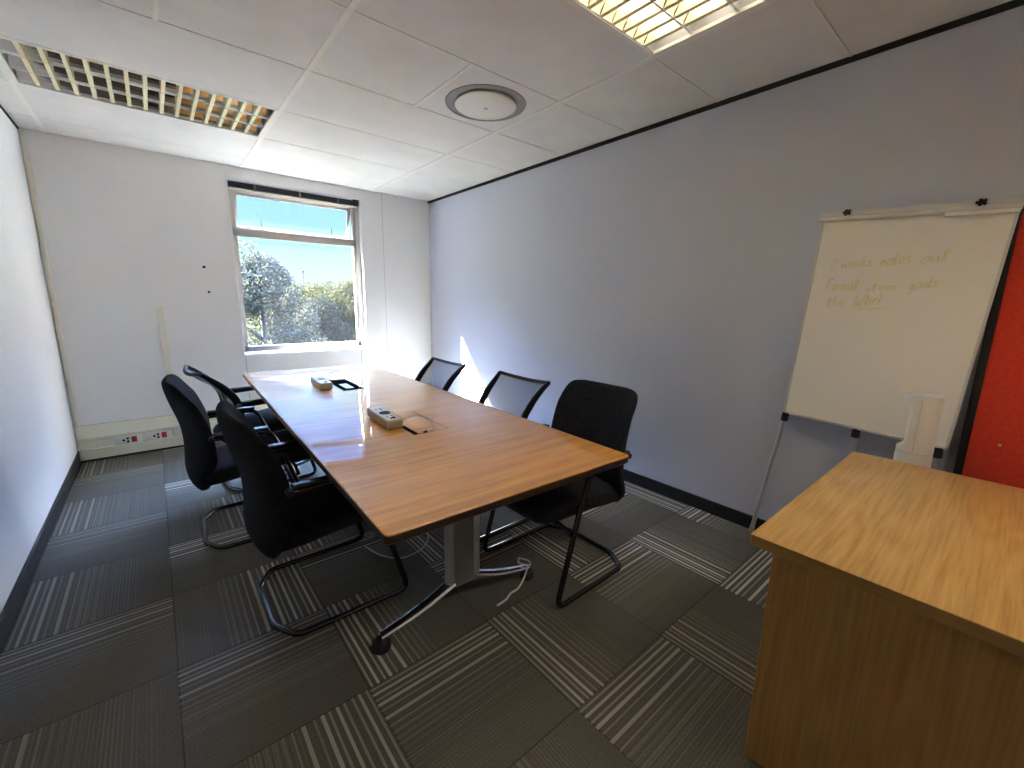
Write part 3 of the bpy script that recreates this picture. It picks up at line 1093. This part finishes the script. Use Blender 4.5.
# legs: the two outer ones splay, the middle one props behind
def leg(p0, p1):
    lg = MB().tube([p0, p1], .0115, 12).build('leg', 'alu', ez)
    d = (p1 - p0).normalized()
    MB().tube([p0 - d * .01, p0 + d * .035], .017, 12).build('socket_collar', 'black_plastic', lg)
    MB().tube([p1 - d * .03, p1], [.013, .014], 12).build('rubber_foot', 'grey_plastic', lg)
p = bw(-h + .012, -.006, -.004)
leg(p, Vector((.036, .402, .014)))
p = bw(h - .028, -.006, -.004)
leg(p, Vector((.036, -.33, .014)))
p = bw(0, -.006, -.012)
leg(p, Vector((.040, .016, .014)))

# handwriting in yellow marker
GL = {
 '2': ([(0, .75), (.15, .95), (.4, .9), (.4, .65), (.0, 0), (.5, .02)], .65), 'w': ([(0, .55), (.12, 0), (.3, .45), (.48, 0), (.65, .55)], .75),
 'e': ([(0, .28), (.36, .32), (.3, .52), (.1, .5), (.02, .2), (.15, 0), (.42, .1)], .5), 'k': ([(0, 0), (.12, 1), (.06, .3), (.36, .55), (.12, .3), (.42, 0)], .5),
 's': ([(.36, .5), (.12, .52), (.1, .36), (.32, .22), (.28, .02), (0, .04)], .5), 'n': ([(0, 0), (.06, .52), (.1, .35), (.3, .55), (.36, 0)], .5),
 'o': ([(.2, .55), (.02, .35), (.08, .02), (.32, .05), (.38, .4), (.2, .55), (.45, .5)], .52), 't': ([(.14, 1), (.04, .1), (.2, 0), (.12, .6), (-.06, .62), (.36, .68)], .45),
 'u': ([(0, .55), (.04, .05), (.24, .05), (.36, .5), (.38, 0), (.46, .06)], .55), 'F': ([(.05, 0), (.12, 1), (.6, 1.02), (.12, .98), (.09, .5), (.42, .52)], .6),
 'r': ([(0, 0), (.06, .52), (.08, .35), (.28, .55), (.36, .48)], .42), 'm': ([(0, 0), (.05, .5), (.18, .52), (.22, 0), (.24, .4), (.4, .52), (.44, 0)], .58),
 'a': ([(.36, .5), (.1, .5), (.02, .15), (.2, 0), (.36, .48), (.38, 0), (.48, .08)], .55), 'i': ([(.05, .52), (.04, 0), (.2, .08)], .28),
 'g': ([(.36, .5), (.1, .5), (.04, .15), (.3, .1), (.38, .5), (.3, -.4), (.02, -.3)], .52), 'l': ([(.1, 1), (.04, 0), (.22, .1)], .3),
 'h': ([(0, 0), (.1, 1), (.06, .3), (.28, .5), (.34, 0)], .46), '(': ([(.25, 1.05), (.04, .5), (.16, -.1)], .34), ')': ([(0, 1.05), (.2, .5), (.02, -.1)], .34),
 ' ': (None, .30),
 'f': ([(.4, .95), (.2, 1), (.1, .4), (.04, -.3), (.12, .5), (.34, .52)], .42), 'p': ([(.08, .5), (0, -.4), (.06, .45), (.36, .5), (.3, .1), (.06, .1)], .48),
}
def write(txt, y0, z0, y1, z1, size, under=False):
    hw_ = MB()
    """text between two wall points (y, z) on the board"""
    adv = sum(GL[c][1] for c in txt)
    a, b_ = Vector((0, y0 - .4425, z0)), Vector((0, y1 - .4425, z1))
    d = (b_ - a)
    step = d.length / adv
    d.normalize()
    upd = Vector((0, -math.sin(th) - .10, math.cos(th)))
    x = 0
    for ch in txt:
        st, w_ = GL[ch]
        if st is None:
            x += w_
            continue
        pts = [a + d * ((x + px_ ) * step) + upd * (py_ * size) + Vector((-.0012, 0, 0)) for px_, py_ in st]
        hw_.tube(smooth(pts, 3), .0018, 5, flat=1)
        x += w_
    if under:
        hw_.tube([(-.0012, .535 - .4425, 1.300), (-.0012, .410 - .4425, 1.306)], .0016, 5)
    hw_.build('handwriting', 'ink', ez)
write('2 weeks', .643, 1.484, .487, 1.494, .048)
write('notes', .459, 1.490, .357, 1.502, .050)
write('out', .328, 1.494, .240, 1.509, .048)
write('Format', .651, 1.386, .523, 1.388, .050)
write('item', .490, 1.383, .390, 1.387, .036)
write('goals', .350, 1.384, .259, 1.402, .042)
write('the', .637, 1.312, .563, 1.318, .046)
write('(after)', .535, 1.314, .436, 1.326, .046, True)

# ------------------------------------------------------------------ red screen
rs = thing('partition_screen', 'red felt-covered partition screen standing against the right wall behind the desk', 'screen', (3.15, -.02, 0))
MB().rbox((0, -1.25, .05), (.03, .096, 1.675), .004).build('felt_panel', 'red_felt', rs)
MB().rbox((-.001, .096, .04), (.032, .122, 1.68), .003).build('shade_edging', 'black_plastic', rs)  # black edging, also stands in for the shaded gap beside the board
MB().rbox((-.004, -1.25, 1.675), (.034, .122, 1.70), .003).build('top_rail', 'black_plastic', rs)
MB().rbox((-.06, -.06, 0), (.03, .0, .05), .004).build('foot', 'black_plastic', rs)
MB().rbox((-.06, -1.15, 0), (.03, -1.09, .05), .004).build('foot', 'black_plastic', rs)
MB().lathe([(.0045, 0), (.0045, .0015), (0, .002)], (0, .012, .773), 10, (-1, 0, 0)).build('drawing_pin', 'white_plastic', rs)

# ------------------------------------------------------------------ loose cables on the floor
c1 = thing('floor_cable', 'short white cable tied around the right chrome foot and lying on the carpet', 'cable', (0, 0, 0))
MB().tube(smooth([(1.835, 1.415, .075), (1.862, 1.375, .070), (1.835, 1.338, .075), (1.800, 1.375, .085), (1.835, 1.415, .075)], 6), .004, 8).build('loop', 'cable_white', c1)
MB().tube(smooth([(1.835, 1.345, .072), (1.790, 1.325, .035), (1.745, 1.315, .006), (1.700, 1.312, .005), (1.655, 1.292, .005), (1.602, 1.287, .005)], 5), .0045, 8).build('flex', 'cable_white', c1)
b = MB().tube(smooth([(1.325, 2.09, .004), (1.355, 1.97, .004), (1.41, 1.885, .004), (1.48, 1.865, .004), (1.565, 1.89, .004), (1.63, 1.955, .004), (1.66, 2.05, .004), (1.60, 2.15, .004), (1.48, 2.20, .004), (1.38, 2.17, .004)], 6), .004, 8)
tag(b.build('table_flex', 'cable_white'), 'thin grey cable lying in a curve on the carpet beneath the table', 'cable')

# ------------------------------------------------------------------ outside
GZ = -3.4
struct(MB().box((-60, RD + 1.2, GZ - .3), (110, 140, GZ)), 'ground', 'lawn')

def foliage(rng, blobs, n, leaf, seedshape=1.0):
    vs, fs = [], []
    tot = sum(r ** 2 for *_, r in blobs)
    for (x, y, z, r) in blobs:
        for _ in range(int(n * r ** 2 / tot)):
            d = Vector((rng.gauss(0, 1), rng.gauss(0, 1), rng.gauss(0, 1))).normalized()
            p = Vector((x, y, z)) + d * r * (.62 + .42 * rng.random() ** .6)
            a = Vector((rng.gauss(0, 1), rng.gauss(0, 1), rng.gauss(0, 1))).normalized()
            b_ = a.orthogonal().normalized()
            s_ = leaf * (.6 + .8 * rng.random())
            o = len(vs)
            vs += [p + a * s_, p + b_ * s_ * .45, p - a * s_, p - b_ * s_ * .45]
            fs.append((o, o + 1, o + 2, o + 3))
    return MB().add(vs, fs)

def tree(name, label, x, y, top, crown_r, low, mt_, seed, n, leaf, blobs=14, group='trees outside the window', cone=False, extra=()):
    rng = random.Random(seed)
    t_ = thing(name, label, 'tree', (x, y, GZ), 0, group)
    H = top - GZ
    lo = low - GZ
    bl_ = []
    if cone:
        for k in range(9):
            u = k / 8
            bl_.append((rng.uniform(-.1, .1), rng.uniform(-.1, .1), lo + (H - lo - .2) * u, crown_r * (1 - u * .9)))
    else:
        cz = (lo + H) / 2
        hz = (H - lo) / 2
        for k in range(blobs):
            a = rng.uniform(0, 2 * PI)
            w = rng.uniform(-1, 1)
            rr = math.sqrt(max(0, 1 - w * w)) * rng.uniform(.55, .9)
            r = crown_r * rng.uniform(.30, .45)
            bl_.append((crown_r * .72 * rr * math.cos(a), crown_r * .72 * rr * math.sin(a), cz + (hz - r) * w, r))
        bl_.append((0, 0, cz, min(crown_r, hz) * .75))
        bl_.append((crown_r * .1, 0, H - crown_r * .32, crown_r * .32))
    bl_ += list(extra)
    foliage(rng, bl_, n, leaf).build('crown', mt_, t_, fix=False)
    tk = MB().tube(smooth([(0, 0, -.1), (.06, .03, lo * .5), (.02, -.04, (lo + H) / 2), (0, 0, H * .88)], 4), [.02 * H * (1 - .8 * k / 12) + .02 for k in range(13)], 8)
    for k in range(5):
        a = rng.uniform(0, 2 * PI)
        z0 = lo * .6 + (H * .7 - lo * .6) * k / 5
        tk.tube([(0, 0, z0), (crown_r * .35 * math.cos(a), crown_r * .35 * math.sin(a), z0 + .3 * crown_r), (crown_r * .62 * math.cos(a), crown_r * .62 * math.sin(a), z0 + .75 * crown_r)], [.05 + .004 * H, .04, .015], 6)
    tk.build('trunk', 'bark', t_)
    return t_

# x = CX + y * (dx/dy)
tree('broadleaf_tree', 'tall grey-green tree filling the left side of the window', .59 + 14.5 * .168, 14.5, 2.55, 1.45, -2.2, 'leaf_grey', 3, 20000, .05, 22,
     extra=[(-.35, 0, 2.45 - GZ, .50), (.15, .1, 2.15 - GZ, .45), (.55, 0, 1.5 - GZ, .6), (.95, 0, .7 - GZ, .65), (1.15, 0, -.3 - GZ, .7), (-.8, 0, 1.9 - GZ, .6)])
tree('round_tree', 'dark rounded tree in the middle of the window view', .59 + 17.5 * .279, 17.5, 1.45, 1.36, -2.3, 'leaf_dark', 5, 18000, .05, 20)
tree('shrub_tree', 'low grey-green tree at the window bottom, between the tallest tree and the rounded one', .59 + 12.6 * .243, 12.6, -.35, .80, -3.2, 'leaf_grey', 8, 8000, .045, 12)
far = [(.225, 36, 2.45, 2.7), (.262, 44, 2.9, 2.8), (.300, 52, 3.35, 3.0), (.336, 38, 2.95, 2.7), (.375, 46, 3.4, 2.8), (.42, 54, 3.6, 3.0), (.185, 50, 2.6, 2.8)]
farlab = ['yellow-green tree in the background, just left of the conifer', 'yellow-green tree in the background right behind the conifer and pole', 'yellow-green tree in the background behind the dark rounded tree',
          'yellow-green tree in the background to the right of the pole', 'tall yellow-green tree at the right edge of the window view', 'furthest right of the yellow-green background trees, behind the window frame', 'yellow-green background tree hidden behind the tallest tree on the left']
for k, ((s_, y, top, r), lab) in enumerate(zip(far, farlab)):
    tree('background_tree', lab, .59 + y * s_, y, top, r, -2.6, 'leaf_yellow', 20 + k, 9000, .12, 14)
tree('conifer', 'small pointed conifer rising above the background trees', .59 + 60 * .213, 60, 5.0, 1.3, 0.5, 'leaf_conifer', 40, 2500, .14, cone=True)
pl = thing('lamp_post', 'thin grey pole standing up above the trees in the window', 'pole', (.59 + 58 * .2525, 58, GZ))
MB().tube([(0, 0, 0), (0, 0, 7.9)], [.06, .045], 8).build('post', 'black_plastic', pl)
MB().rbox((-.13, -.10, 7.9), (.13, .10, 8.1), .02).build('lamp_head', 'black_plastic', pl)
